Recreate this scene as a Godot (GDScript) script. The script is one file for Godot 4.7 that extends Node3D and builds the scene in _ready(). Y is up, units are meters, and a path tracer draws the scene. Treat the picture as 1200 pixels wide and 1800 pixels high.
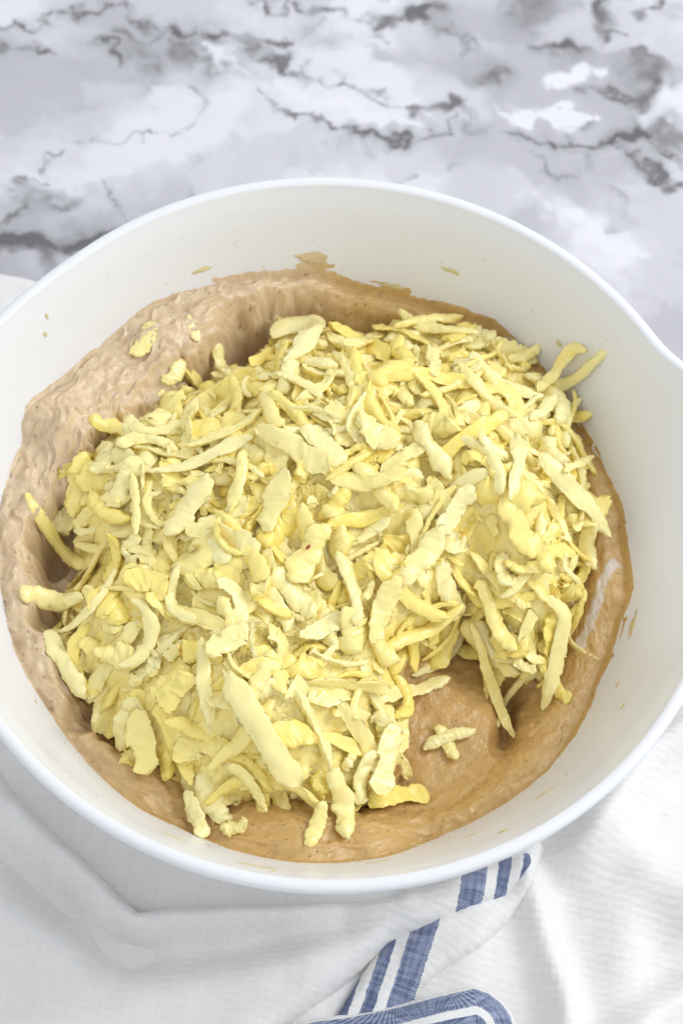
extends Node3D

const RIM := 0.12            # height of the bowl's rim above the counter
var rng := RandomNumberGenerator.new()
var taken := {}
var n_fine: FastNoiseLite
var n_mid: FastNoiseLite
var n_broad: FastNoiseLite
var n_stroke: FastNoiseLite
var n_warp: FastNoiseLite
var n_ridge: FastNoiseLite
var n_soft: FastNoiseLite
var heap_edge := PackedVector2Array()
var level := PackedFloat32Array()      # height of the food under each square millimetre, while the shreds are piled
const CELLS := 300

# ---------------------------------------------------------------- naming
func numbered(called: String) -> String:
	if not taken.has(called):
		taken[called] = 0
		return called
	taken[called] += 1
	return "%s_%03d" % [called, taken[called]]

func tag(o: Node3D, label: String, category: String, group := "") -> void:
	o.set_meta("label", label)
	o.set_meta("category", category)
	if group != "":
		o.set_meta("group", group)

func put(called: String, mesh: Mesh, mat: Material, parent: Node3D = null) -> MeshInstance3D:
	var o := MeshInstance3D.new()
	o.name = numbered(called) if parent == null else called
	o.mesh = mesh
	o.material_override = mat
	if parent == null:
		add_child(o, true)
	else:
		parent.add_child(o, true)
	return o

# ---------------------------------------------------------------- mesh help
func noise(seed_: int, freq: float, octaves := 3, ridged := false) -> FastNoiseLite:
	var n := FastNoiseLite.new()
	n.seed = seed_
	n.noise_type = FastNoiseLite.TYPE_SIMPLEX_SMOOTH
	n.frequency = freq
	n.fractal_type = FastNoiseLite.FRACTAL_RIDGED if ridged else FastNoiseLite.FRACTAL_FBM
	n.fractal_octaves = octaves
	return n

func smooth(a: float, b: float, x: float) -> float:
	return smoothstep(a, b, x)

func normals_of(v: PackedVector3Array, ix: PackedInt32Array) -> PackedVector3Array:
	var n := PackedVector3Array()
	n.resize(v.size())
	for k in range(0, ix.size(), 3):
		var a := v[ix[k]]
		var f := (v[ix[k + 2]] - a).cross(v[ix[k + 1]] - a)
		n[ix[k]] += f
		n[ix[k + 1]] += f
		n[ix[k + 2]] += f
	for k in n.size():
		n[k] = n[k].normalized()
	return n

func surface(v: PackedVector3Array, ix: PackedInt32Array, colors = null, uv = null) -> ArrayMesh:
	var a := []
	a.resize(Mesh.ARRAY_MAX)
	a[Mesh.ARRAY_VERTEX] = v
	a[Mesh.ARRAY_INDEX] = ix
	a[Mesh.ARRAY_NORMAL] = normals_of(v, ix)
	if colors != null:
		a[Mesh.ARRAY_COLOR] = colors
	if uv != null:
		a[Mesh.ARRAY_TEX_UV] = uv
	var m := ArrayMesh.new()
	m.add_surface_from_arrays(Mesh.PRIMITIVE_TRIANGLES, a)
	return m

# indices of a grid of rows x cols, faces towards +y when rows run along +z and columns along +x
func grid_index(rows: int, cols: int, closed := false, keep = null) -> PackedInt32Array:
	var ix := PackedInt32Array()
	var last := cols if closed else cols - 1
	for r in rows - 1:
		for c in last:
			var c2 := (c + 1) % cols
			var a := r * cols + c
			var b := r * cols + c2
			var d := (r + 1) * cols + c
			var e := (r + 1) * cols + c2
			if keep != null and not (keep[a] and keep[b] and keep[d] and keep[e]):
				continue
			ix.append_array([a, b, d, b, e, d])
	return ix

func lookup(table: Array, x: float) -> float:      # rows of [x, y], x rising
	var n := table.size()
	if x <= table[0][0]:
		return table[0][1]
	for k in range(1, n):
		if x <= table[k][0]:
			var t: float = (x - table[k - 1][0]) / (table[k][0] - table[k - 1][0])
			var before: float = table[maxi(k - 2, 0)][1]
			var after: float = table[mini(k + 1, n - 1)][1]
			return lerpf(lerpf(table[k - 1][1], table[k][1], t), cubic_interpolate(table[k - 1][1], table[k][1], before, after, t), 0.7)
	return table[n - 1][1]

func around(table: Array, deg: float) -> float:     # rows of [angle, value], closed round 360
	var x := fposmod(deg, 360.0)
	var n := table.size()
	for k in n:
		var a: float = table[k][0]
		var b: float = table[(k + 1) % n][0] + (360.0 if k == n - 1 else 0.0)
		var xx := x if x >= table[0][0] else x + 360.0
		if xx >= a and xx <= b:
			var t := (xx - a) / (b - a)
			return lerpf(table[k][1], table[(k + 1) % n][1], t * t * (3.0 - 2.0 * t))
	return table[0][1]

func angle_of(x: float, z: float) -> float:
	return fposmod(rad_to_deg(atan2(-z, x)), 360.0)

# distance to a closed outline, positive inside
func inside(outline: PackedVector2Array, p: Vector2) -> float:
	var best := 1e9
	var n := outline.size()
	var isin := false
	for k in n:
		var a := outline[k]
		var b := outline[(k + 1) % n]
		var ab := b - a
		var t := clampf((p - a).dot(ab) / ab.length_squared(), 0.0, 1.0)
		best = minf(best, p.distance_squared_to(a + ab * t))
		if (a.y > p.y) != (b.y > p.y) and p.x < a.x + (p.y - a.y) / (b.y - a.y) * (b.x - a.x):
			isin = not isin
	return sqrt(best) if isin else -sqrt(best)

func to_line(line: PackedVector2Array, p: Vector2) -> float:
	var best := 1e9
	for k in line.size() - 1:
		var a := line[k]
		var ab := line[k + 1] - a
		var t := clampf((p - a).dot(ab) / ab.length_squared(), 0.0, 1.0)
		best = minf(best, p.distance_squared_to(a + ab * t))
	return sqrt(best)

func line_of(flat: Array) -> PackedVector2Array:    # centimetres, x then z
	var out := PackedVector2Array()
	for k in range(0, flat.size(), 2):
		out.append(Vector2(flat[k], flat[k + 1]) * 0.01)
	return out

func curved(line: PackedVector2Array, n: int) -> PackedVector2Array:   # n points evenly along a smooth curve through the points
	var c := Curve2D.new()
	for k in line.size():
		var dir := (line[mini(k + 1, line.size() - 1)] - line[maxi(k - 1, 0)]) / 6.0
		c.add_point(line[k], -dir, dir)
	c.bake_interval = 0.0005
	var out := PackedVector2Array()
	for k in n:
		out.append(c.sample_baked(c.get_baked_length() * k / (n - 1)))
	return out

# ---------------------------------------------------------------- the bowl
const WALL := [[0.0, 0.0075], [0.055, 0.0085], [0.068, 0.0125], [0.083, 0.0225], [0.098, 0.039], [0.1085, 0.0575], [0.1175, 0.078], [0.1265, 0.0995], [0.1340, 0.1165], [0.1354, 0.1192]]
var wall_at := PackedFloat32Array()

func wall_y(r: float) -> float:                     # height of the inner face at radius r
	var f := clampf(r / 0.0001, 0.0, 1399.0)
	return lerpf(wall_at[int(f)], wall_at[int(f) + 1], f - int(f))

func wall_r(y: float) -> float:
	var lo := 0.0
	var hi := 0.1365
	for k in 22:
		var m := (lo + hi) / 2
		if wall_y(m) < y:
			lo = m
		else:
			hi = m
	return lo

func flare(deg: float, y: float) -> float:          # how far the pouring lip and the grip lip stand out
	var a := absf(wrapf(deg - 4.0, -180, 180)) / 30.0
	var b := absf(wrapf(deg - 180.0, -180, 180)) / 46.0
	var e := 0.034 * smooth(0.0, 1.0, 1.0 - a) + 0.009 * smooth(0.0, 1.0, 1.0 - b)
	return e * pow(smooth(0.045, 0.125, y), 1.3)

func make_bowl() -> void:
	var o := Node3D.new()
	o.name = "mixing_bowl"
	add_child(o)
	tag(o, "large white mixing bowl with a pouring lip, filled with batter and grated apple", "bowl")
	var mat := StandardMaterial3D.new()
	mat.albedo_color = Color(0.81, 0.82, 0.835).linear_to_srgb()
	mat.roughness = 0.32
	mat.metallic_specular = 0.5
	var scuffs := noise(77, 0.02, 4)
	var rough := scuffs.get_image(256, 256)
	for y in 256:
		for x in 256:
			var k := rough.get_pixel(x, y).r
			rough.set_pixel(x, y, Color(0.25 + 0.2 * k, 0.25 + 0.2 * k, 0.25 + 0.2 * k))
	mat.roughness = 1.0
	mat.roughness_texture = ImageTexture.create_from_image(rough)
	mat.uv1_scale = Vector3(3, 3, 3)
	var path := PackedVector2Array()
	for k in 70:
		var r := 0.1354 * pow(k / 69.0, 0.8)
		path.append(Vector2(r, wall_y(r)))
	# the rolled lip
	for k in range(1, 9):
		var a := PI * k / 9.0
		path.append(Vector2(0.1376 - 0.0022 * cos(a), 0.1192 + 0.0016 * sin(a)))
	path.append_array([Vector2(0.1399, 0.1185), Vector2(0.1397, 0.1165), Vector2(0.1386, 0.1150)])
	for k in 40:
		var y := lerpf(0.113, 0.0135, k / 39.0)
		path.append(Vector2(wall_r(y) + 0.0031, y - 0.001))
	path.append_array([Vector2(0.066, 0.0085), Vector2(0.0640, 0.0065), Vector2(0.05, 0.0052), Vector2(0.0001, 0.0050)])
	var n := 288
	var v := PackedVector3Array()
	var uv := PackedVector2Array()
	for p in path:
		for k in n:
			var deg := 360.0 * k / n
			var a := deg_to_rad(deg)
			var r := p.x + flare(deg, p.y) * smooth(0.05, 0.1365, p.x)
			v.append(Vector3(cos(a) * r, p.y, -sin(a) * r))
			uv.append(Vector2(float(k) / n, p.x * 5))
	var ix := grid_index(path.size(), n, true)
	put("bowl_wall", surface(v, ix, null, uv), mat, o)
	# foot ring
	v = PackedVector3Array()
	uv = PackedVector2Array()
	var ring := [Vector2(0.0645, 0.0072), Vector2(0.0650, 0.0042), Vector2(0.0640, 0.0035), Vector2(0.0612, 0.0035), Vector2(0.0605, 0.0045), Vector2(0.0600, 0.0068)]
	for p in ring:
		for k in 160:
			var a := TAU * k / 160
			v.append(Vector3(cos(a) * p.x, p.y, -sin(a) * p.x))
			uv.append(Vector2(k / 160.0, p.x * 5))
	put("foot_ring", surface(v, grid_index(6, 160, true), null, uv), mat, o)

# ---------------------------------------------------------------- the batter
# angle round the bowl (degrees, seen from above, 0 = towards the pouring lip), height where the batter meets the wall
const CONTACT := [[0, 0.0635], [10, 0.0630], [16, 0.0665], [25, 0.0680], [31, 0.0680], [40, 0.0720], [49, 0.0760], [64, 0.0770], [75, 0.0755], [87, 0.0765], [98, 0.0805], [109, 0.0835], [118, 0.0845], [130, 0.0870], [138, 0.0840], [149, 0.0850], [158, 0.0890], [165, 0.0820], [173, 0.0810], [182, 0.0805], [189, 0.0790], [197, 0.0775], [207, 0.0775], [217, 0.0745], [228, 0.0760], [239, 0.0790], [249, 0.0745], [259, 0.0790], [270, 0.0820], [281, 0.0775], [294, 0.0645], [304, 0.0645], [317, 0.0660], [329, 0.0615], [341, 0.0585], [353, 0.0600]]
# how far the bank reaches in from the wall, metres
const BANK := [[0, 0.013], [20, 0.010], [45, 0.012], [75, 0.010], [88, 0.010], [100.3, 0.0080], [105.3, 0.0097], [112.0, 0.0141], [118.8, 0.0183], [126.6, 0.0253], [137.3, 0.0309], [145.6, 0.0284], [154.1, 0.0250], [165.8, 0.0218], [173.9, 0.0157], [179.6, 0.0105], [187.1, 0.0102], [196.1, 0.0119], [203.0, 0.0145], [211.0, 0.0133], [218.1, 0.0106], [225.8, 0.0099], [245, 0.026], [255, 0.028], [272, 0.026], [288, 0.016], [300, 0.010], [318, 0.014], [335, 0.018], [350, 0.015]]

var edge_grid := PackedFloat32Array()
var contact_of := PackedFloat32Array()
var contact_r := PackedFloat32Array()

func prepare() -> void:
	for i in 301:
		for k in 301:
			edge_grid.append(inside(heap_edge, Vector2(-0.15 + k * 0.001, -0.15 + i * 0.001)))
	for k in 722:
		contact_of.append(around(CONTACT, k * 0.5))
		contact_r.append(wall_r(contact_of[k]))

func in_heap(x: float, z: float) -> float:           # distance inside the heap's outline
	var fx := clampf((x + 0.15) * 1000, 0, 299.99)
	var fz := clampf((z + 0.15) * 1000, 0, 299.99)
	var i := int(fz)
	var k := int(fx)
	var a := lerpf(edge_grid[i * 301 + k], edge_grid[i * 301 + k + 1], fx - k)
	var b := lerpf(edge_grid[(i + 1) * 301 + k], edge_grid[(i + 1) * 301 + k + 1], fx - k)
	return lerpf(a, b, fz - i)

func heap_y(x: float, z: float) -> float:            # how high the shreds are to be piled
	var d := in_heap(x, z)
	if d < -0.004:
		return -1.0
	for h: Array in HOLLOWS:
		if Vector2(x, z).distance_to(h[0]) < h[1] * 0.8:
			return -1.0
	var bumps := n_broad.get_noise_2d(x * 1000 + 300, z * 1000) * 0.009
	for l: Array in LOBES:
		bumps += l[2] * exp(-pow(to_line(l[0], Vector2(x, z)) / l[1], 2.0))
	return 0.069 + 0.042 * (1.0 - exp(-maxf(d, 0.0) / 0.025)) + bumps * smooth(0.0, 0.02, d)

func batter_y(x: float, z: float, detail := true) -> float:
	var r := Vector2(x, z).length()
	var deg := angle_of(x, z)
	var hc := lerpf(contact_of[int(deg * 2)], contact_of[int(deg * 2) + 1], deg * 2 - int(deg * 2))
	var rc := lerpf(contact_r[int(deg * 2)], contact_r[int(deg * 2) + 1], deg * 2 - int(deg * 2))
	var d := rc - r
	var stiff := smooth(85, 105, deg) * (1.0 - smooth(200, 250, deg))     # torn and peaked on that side, smooth on the other
	var wob := n_mid.get_noise_2d(x * 1000, z * 1000)
	var w := around(BANK, deg) * (1.0 + 0.14 * wob) + stiff * 0.0022 * n_fine.get_noise_2d(x * 900 + 33, z * 900)
	var slope := lerpf(0.42, 0.20, stiff)
	var y := hc - slope * clampf(d, 0.0, w + 0.008) - 0.6 * maxf(-d, 0.0) + 0.0035 * sin(clampf(d / maxf(w, 0.006), 0.0, 1.0) * PI)
	var din := in_heap(x, z)
	var floor_ := 0.058 + 0.034 * (1.0 - exp(-maxf(din - 0.004, 0.0) / 0.030))
	# the smooth scooped slope in front of the heap, and the cleft beside it
	var q := Vector2(x, z)
	floor_ += 0.009 * exp(-pow(q.distance_to(SCOOP) / 0.020, 2.0))
	var tongue := (q - FLAP).rotated(-0.45)
	floor_ += 0.008 * exp(-pow(tongue.x / 0.0105, 4.0)) * smooth(-0.010, 0.0035, tongue.y) * (1.0 - smooth(0.0035, 0.0050 + 0.001 * wob, tongue.y))
	floor_ -= 0.021 * exp(-pow(to_line(CLEFT, q) / 0.0070, 2.0))
	var k := smooth(w - 0.002, w + lerpf(0.010, 0.0065, stiff), d)
	y = lerpf(y, minf(floor_, y + 1.0 * smooth(0.0, 0.02, din)), k)
	for h: Array in HOLLOWS:
		var hd: float = q.distance_to(h[0]) / h[1]
		if hd < 1.6:
			y -= h[2] * exp(-pow(hd, 4.0))
	if detail:
		var along := deg_to_rad(deg) * 0.11
		var wx := n_warp.get_noise_2d(x * 1000, z * 1000) * 0.006
		var wz := n_warp.get_noise_2d(x * 1000 + 500, z * 1000) * 0.006
		var sweep := along + d * 0.7 * stiff
		var ridge := n_ridge.get_noise_2d((sweep + wx) * 20.0, (r + wz) * 85.0)
		var s1 := n_stroke.get_noise_2d((sweep + wx * 0.5) * 150.0, (r + wz * 0.5) * 1300.0)
		var tear := n_fine.get_noise_2d(x * 1100 + wx * 2500, z * 1100 + wz * 2500)
		var crest := maxf(0.0, n_ridge.get_noise_2d((sweep - wx * 1.5) * 28.0 + 31.0, (r - d * 0.6 + wz * 1.5) * 90.0))
		y += stiff * 0.0018 * crest * crest * (1.0 - k)
		var calm := 1.0 - 0.6 * k * (1.0 - stiff)
		y += calm * (lerpf(0.0007, 0.0013, stiff) * ridge + stiff * 0.0016 * n_broad.get_noise_2d((along + d * 0.6) * 500.0, r * 1800.0) + lerpf(0.0005, 0.0004, stiff) * s1 + 0.0003 * tear)
	return y

func make_batter() -> void:
	var nt := 900
	var nr := 210
	var smear := PackedFloat32Array()
	for k in nt:
		smear.append(around(SMEAR, 360.0 * k / nt))
	var v := PackedVector3Array()
	var col := PackedColorArray()
	for i in nr:
		var r := 0.004 + 0.1312 * pow(i / float(nr - 1), 0.72)
		var wy := wall_y(r)
		for k in nt:
			var deg := 360.0 * k / nt
			var a := deg_to_rad(deg)
			var x := cos(a) * r
			var z := -sin(a) * r
			var y := batter_y(x, z)
			# the thin smear left on the wall above the batter
			var hc: float = lerpf(contact_of[int(deg * 2)], contact_of[int(deg * 2) + 1], deg * 2 - int(deg * 2))
			var up := wy - hc
			var film := -0.002
			if up > -0.02:
				var reach: float = smear[k]
				var streak := (n_mid.get_noise_2d(deg * 0.9 + 40.0, up * 2600.0) * 0.9 + n_fine.get_noise_2d(x * 1500, wy * 2600) * 0.35) * (0.25 + 0.9 * smooth(0.0015, 0.008, reach))
				film = 0.0011 * (reach - up) / 0.006 + 0.0014 * streak
				film = minf(film, 0.0009 + 0.0006 * streak)
			y = maxf(y, wy + maxf(film, -0.0016))
			var f := flare(deg, wy) * smooth(0.05, 0.1365, r) / maxf(r, 0.01)
			v.append(Vector3(x * (1.0 + f), y, z * (1.0 + f)))
			var stiff := smooth(85, 105, deg) * (1.0 - smooth(200, 250, deg))
			var base := Color(0.60, 0.385, 0.145).lerp(Color(0.71, 0.54, 0.345), stiff)
			var m := n_mid.get_noise_2d(x * 1900 + 90, z * 1900) * 0.10 + n_stroke.get_noise_2d(deg * 4.0, r * 900) * 0.07
			base = Color(base.r * (1 + m), base.g * (1 + m * 1.2), base.b * (1 + m * 1.5))
			var dot := n_fine.get_noise_2d(x * 5200 + 11, z * 5200 + 7)
			if dot > 0.54:
				base = base.lerp(Color(0.16, 0.08, 0.035), smooth(0.54, 0.64, dot) * 0.8)
			if k < 100 or k > 800:
				var bare := to_line(SCRAPE, Vector2(x, z)) + 0.0012 * n_mid.get_noise_2d(x * 1800, z * 1800)
				base = base.lerp(Color(0.74, 0.66, 0.57), 1.0 - smooth(0.0010, 0.0022, bare))
			col.append(base)
	var ix := grid_index(nr, nt, true)
	# rows run outwards and columns anticlockwise, so the faces already look up once reversed
	var mat := StandardMaterial3D.new()
	mat.vertex_color_use_as_albedo = true
	mat.roughness = 0.29
	mat.metallic_specular = 0.5
	mat.subsurf_scatter_enabled = true
	mat.subsurf_scatter_strength = 0.12
	var tooth := noise(31, 0.06, 4).get_seamless_image(256, 256)
	mat.heightmap_enabled = false
	mat.normal_enabled = true
	mat.normal_scale = 0.45
	tooth.bump_map_to_normal_map(4.0)
	mat.normal_texture = ImageTexture.create_from_image(tooth)
	mat.uv1_triplanar = true
	mat.uv1_scale = Vector3(45, 45, 45)
	var o := put("batter", surface(v, ix, col), mat)
	tag(o, "thick tan spiced batter banked up and smeared round the inside of the white bowl", "batter")

func plain_batter(c: Color) -> StandardMaterial3D:
	var mat := StandardMaterial3D.new()
	mat.albedo_color = c.linear_to_srgb()
	mat.roughness = 0.45
	mat.subsurf_scatter_enabled = true
	mat.subsurf_scatter_strength = 0.1
	return mat

func blob(size: Vector3, seed_: int, rough := 0.2, rows := 14, cols := 22) -> ArrayMesh:
	var n := noise(seed_, 1.0, 3)
	var v := PackedVector3Array()
	for i in rows:
		var a := PI * i / (rows - 1)
		for k in cols:
			var b := TAU * k / cols
			var d := Vector3(sin(a) * cos(b), cos(a), sin(a) * sin(b))
			v.append(d * size * (1.0 + rough * 2.0 * n.get_noise_3dv(d * 0.9 + Vector3.ONE * seed_)))
	var ix := grid_index(rows, cols, true)
	for k in range(0, ix.size(), 3):
		var t := ix[k + 1]
		ix[k + 1] = ix[k + 2]
		ix[k + 2] = t
	return surface(v, ix)

# ---------------------------------------------------------------- the grated apple
func cell(x: float, z: float) -> int:
	return clampi(int((z + 0.15) * 1000), 0, CELLS - 1) * CELLS + clampi(int((x + 0.15) * 1000), 0, CELLS - 1)

class Shred:
	var v := PackedVector3Array()
	var c := PackedColorArray()
	var ix := PackedInt32Array()
	var top := 0.0
	var at := Vector3.ZERO
	var look := "middling"

# a limp shred laid along the path over what lies below
func lay_shred(path: PackedVector2Array, width: float, thick: float, seed_: int, limp := 1.0, lift := 0.0, lay_roll := 99.0, taper := Vector2(0.35, 0.35), tint := Color(0, 0, 0, 0)) -> Shred:
	var n := path.size()
	var r := RandomNumberGenerator.new()
	r.seed = seed_
	var y := PackedFloat32Array()
	var ly := PackedFloat32Array()
	y.resize(n)
	ly.resize(n)
	var side := PackedVector2Array()
	for i in n:
		var t := (path[mini(i + 1, n - 1)] - path[maxi(i - 1, 0)]).normalized()
		var s := Vector2(-t.y, t.x)
		side.append(s)
		var a := level[cell(path[i].x, path[i].y)]
		var b := level[cell(path[i].x + s.x * width * 0.4, path[i].y + s.y * width * 0.4)]
		var c := level[cell(path[i].x - s.x * width * 0.4, path[i].y - s.y * width * 0.4)]
		y[i] = a * 0.5 + b * 0.25 + c * 0.25
		y[i] = lerpf(y[i], maxf(a, maxf(b, c)), 0.45)
		ly[i] = clampf((b - c) / (width * 0.8), -0.8, 0.8)
	# stiff enough not to follow every bump below: rest on the smoothed top of what lies there
	var span := path[0].distance_to(path[1]) * (n - 1)
	var win := clampi(int(n * clampf(maxf(0.0055, width * 0.75) / maxf(span, 0.001), 0.08, 0.45)), 2, n / 2)
	var ground := y.duplicate()
	for i in n:
		var sum := 0.0
		var most := 0.0
		var count := 0
		for k in range(maxi(0, i - win), mini(n, i + win + 1)):
			sum += y[k]
			most = maxf(most, y[k])
			count += 1
		ground[i] = lerpf(sum / count, most, 0.30) - limp * (0.0009 + 0.28 * thick)
	for pass_ in 4 + win:
		var z := ground.duplicate()
		var l := ly.duplicate()
		for i in n:
			var p0 := maxi(i - 1, 0)
			var p1 := mini(i + 1, n - 1)
			ground[i] = (z[p0] + z[i] + z[p1]) / 3.0
			ly[i] = (l[p0] + l[i] + l[p1]) / 3.0
	y = ground
	var roll0 := lay_roll if lay_roll < 90.0 else r.randf_range(-0.7, 0.7)
	var roll1 := lay_roll if lay_roll < 90.0 else roll0 + r.randf_range(-0.9, 0.9)
	var phase := r.randf() * 100.0
	var end0 := lift if lift != 0.0 else maxf(0.0, r.randfn(0.0, 0.0020))
	var end1 := maxf(0.0, r.randfn(0.0, 0.0020))
	var out := Shred.new()
	var m := 14
	var hue := r.randf_range(-1.0, 1.0)
	var base := Color(0.99, 0.795, 0.20).lerp(Color(0.99, 0.88, 0.42), 0.5 + 0.5 * hue)
	if tint.a > 0.0:
		base = tint
	var mid := Vector3.ZERO
	var spine := PackedVector3Array()
	for i in n:
		var u := i / float(n - 1)
		spine.append(Vector3(path[i].x, y[i] + thick * 0.5 + end0 * pow(1.0 - u, 3.0) + end1 * pow(u, 3.0), path[i].y))
	var cup := r.randf_range(-0.45, 0.55)
	for i in n:
		var u := i / float(n - 1)
		var tan3 := (spine[mini(i + 1, n - 1)] - spine[maxi(i - 1, 0)]).normalized()
		var flat := Vector3(side[i].x, ly[i] * 0.8, side[i].y)
		flat = (flat - tan3 * flat.dot(tan3)).normalized()
		flat = flat.rotated(tan3, lerpf(roll0, roll1, u))
		spine[i] += flat * width * 0.16 * n_mid.get_noise_2d(u * 16.0 + phase, 210.0)
		var nor := tan3.cross(flat)
		if nor.y < 0:
			nor = -nor
		var e0 := pow(clampf(u / taper.x, 0.0, 1.0), 0.5)
		var e1 := pow(clampf((1.0 - u) / taper.y, 0.0, 1.0), 0.5)
		var wid := maxf(0.10, minf(e0, e1)) * width * (1.0 + 0.34 * n_mid.get_noise_2d(u * 14.0 + phase, seed_ * 3.1))
		var th := thick * maxf(0.30, pow(minf(minf(u, 1.0 - u) / 0.10, 1.0), 0.5)) * (1.0 + 0.3 * n_mid.get_noise_2d(u * 9.0 + phase, seed_ * 7.7))
		var ra := 1.0 + 0.32 * n_fine.get_noise_2d(u * 12.0 + phase, 10.0) + 0.11 * n_fine.get_noise_2d(u * 70.0 + phase, 30.0)
		var rb := 1.0 + 0.32 * n_fine.get_noise_2d(u * 12.0 + phase, 60.0) + 0.11 * n_fine.get_noise_2d(u * 70.0 + phase, 80.0)
		var fray := 1.0 - smooth(0.0, 0.22, minf(u, 1.0 - u))
		ra = maxf(0.4, ra * (1.0 + 0.55 * fray * n_fine.get_noise_2d(u * 55.0 + phase, 130.0)))
		rb = maxf(0.4, rb * (1.0 + 0.55 * fray * n_fine.get_noise_2d(u * 55.0 + phase, 170.0)))
		if i == 0 or i == n - 1:
			wid *= 0.35
			th *= 0.4
		for k in m:
			var b := TAU * k / m
			var cx := signf(cos(b)) * pow(absf(cos(b)), 0.85)
			var sy := signf(sin(b)) * pow(absf(sin(b)), 0.75)
			var w := wid * 0.5 * cx * (ra if cx > 0 else rb)
			var h := th * 0.5 * sy * (1.0 - 0.62 * cx * cx) + cup * thick * (cx * cx - 0.4)
			var p := spine[i] + flat * w + nor * h
			var pulp := n_fine.get_noise_2d(u * 22.0 + phase, cx * 9.0 + (70.0 if sy > 0.0 else 0.0) + seed_ * 5.0)
			p += nor * pulp * thick * 0.30 * signf(sy + 0.001) + flat * pulp * width * 0.05 * signf(cx)
			var crumb := n_fine.get_noise_3d(p.x * 3800.0, p.y * 3800.0, p.z * 3800.0)
			p += nor * crumb * minf(0.00055, thick * 0.22) * signf(sy + 0.001) + flat * crumb * 0.0004 * cx
			out.v.append(p)
			var f := 1.0 + 0.05 * pulp
			out.c.append(Color(base.r * f, base.g * f, base.b * (1.0 + 0.14 * pulp)))
	out.at = spine[n / 2]
	for i in n - 1:
		for k in m:
			var k2 := (k + 1) % m
			var a := i * m + k
			var b := i * m + k2
			out.ix.append_array([a, b, a + m, b, b + m, a + m])
	for e in 2:
		var c := Vector3.ZERO
		var o := (n - 1) * m * e
		for k in m:
			c += out.v[o + k] / m
		out.v.append(c)
		out.c.append(out.c[o])
		for k in m:
			var k2 := (k + 1) % m
			if e == 0:
				out.ix.append_array([out.v.size() - 1, o + k2, o + k])
			else:
				out.ix.append_array([out.v.size() - 1, o + k, o + k2])
	# winding outwards?
	var mid_v := out.v[(n / 2) * m + 3] - spine[n / 2]
	var fn := (out.v[(n / 2 + 1) * m + 3] - out.v[(n / 2) * m + 3]).cross(out.v[(n / 2) * m + 4] - out.v[(n / 2) * m + 3])
	if fn.dot(mid_v) > 0:
		pass
	else:
		for k in range(0, out.ix.size(), 3):
			var t := out.ix[k + 1]
			out.ix[k + 1] = out.ix[k + 2]
			out.ix[k + 2] = t
	# what lies on it later rests on its upper side
	for p in out.v:
		for dz in 2:
			var at := cell(p.x, p.z + dz * 0.001)
			level[at] = maxf(level[at], p.y - 0.0003)
	for i in n - 1:
		for f in 4:
			var p := spine[i].lerp(spine[i + 1], f / 4.0)
			for q in range(-3, 4):
				var at := cell(p.x + side[i].x * width * 0.13 * q, p.z + side[i].y * width * 0.13 * q)
				level[at] = maxf(level[at], p.y + thick * 0.35)
	return out

func apple_material(strength := 0.05) -> StandardMaterial3D:
	var mat := StandardMaterial3D.new()
	mat.vertex_color_use_as_albedo = true
	mat.roughness = 0.22
	mat.metallic_specular = 0.5
	mat.subsurf_scatter_enabled = true
	mat.subsurf_scatter_strength = strength
	var grain := noise(91, 0.05, 4).get_seamless_image(256, 256)
	grain.bump_map_to_normal_map(5.0)
	mat.normal_enabled = true
	mat.normal_scale = 0.22
	mat.normal_texture = ImageTexture.create_from_image(grain)
	mat.uv1_triplanar = true
	mat.uv1_scale = Vector3(60, 60, 60)
	return mat

func shred_thing(s: Shred, mat: Material, label: String, group := "") -> MeshInstance3D:
	var v := PackedVector3Array()
	for p in s.v:
		v.append(p - s.at)
	var o := put("apple_shred", surface(v, s.ix, s.c), mat)
	o.position = s.at
	tag(o, label, "apple shred", group)
	return o

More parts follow.
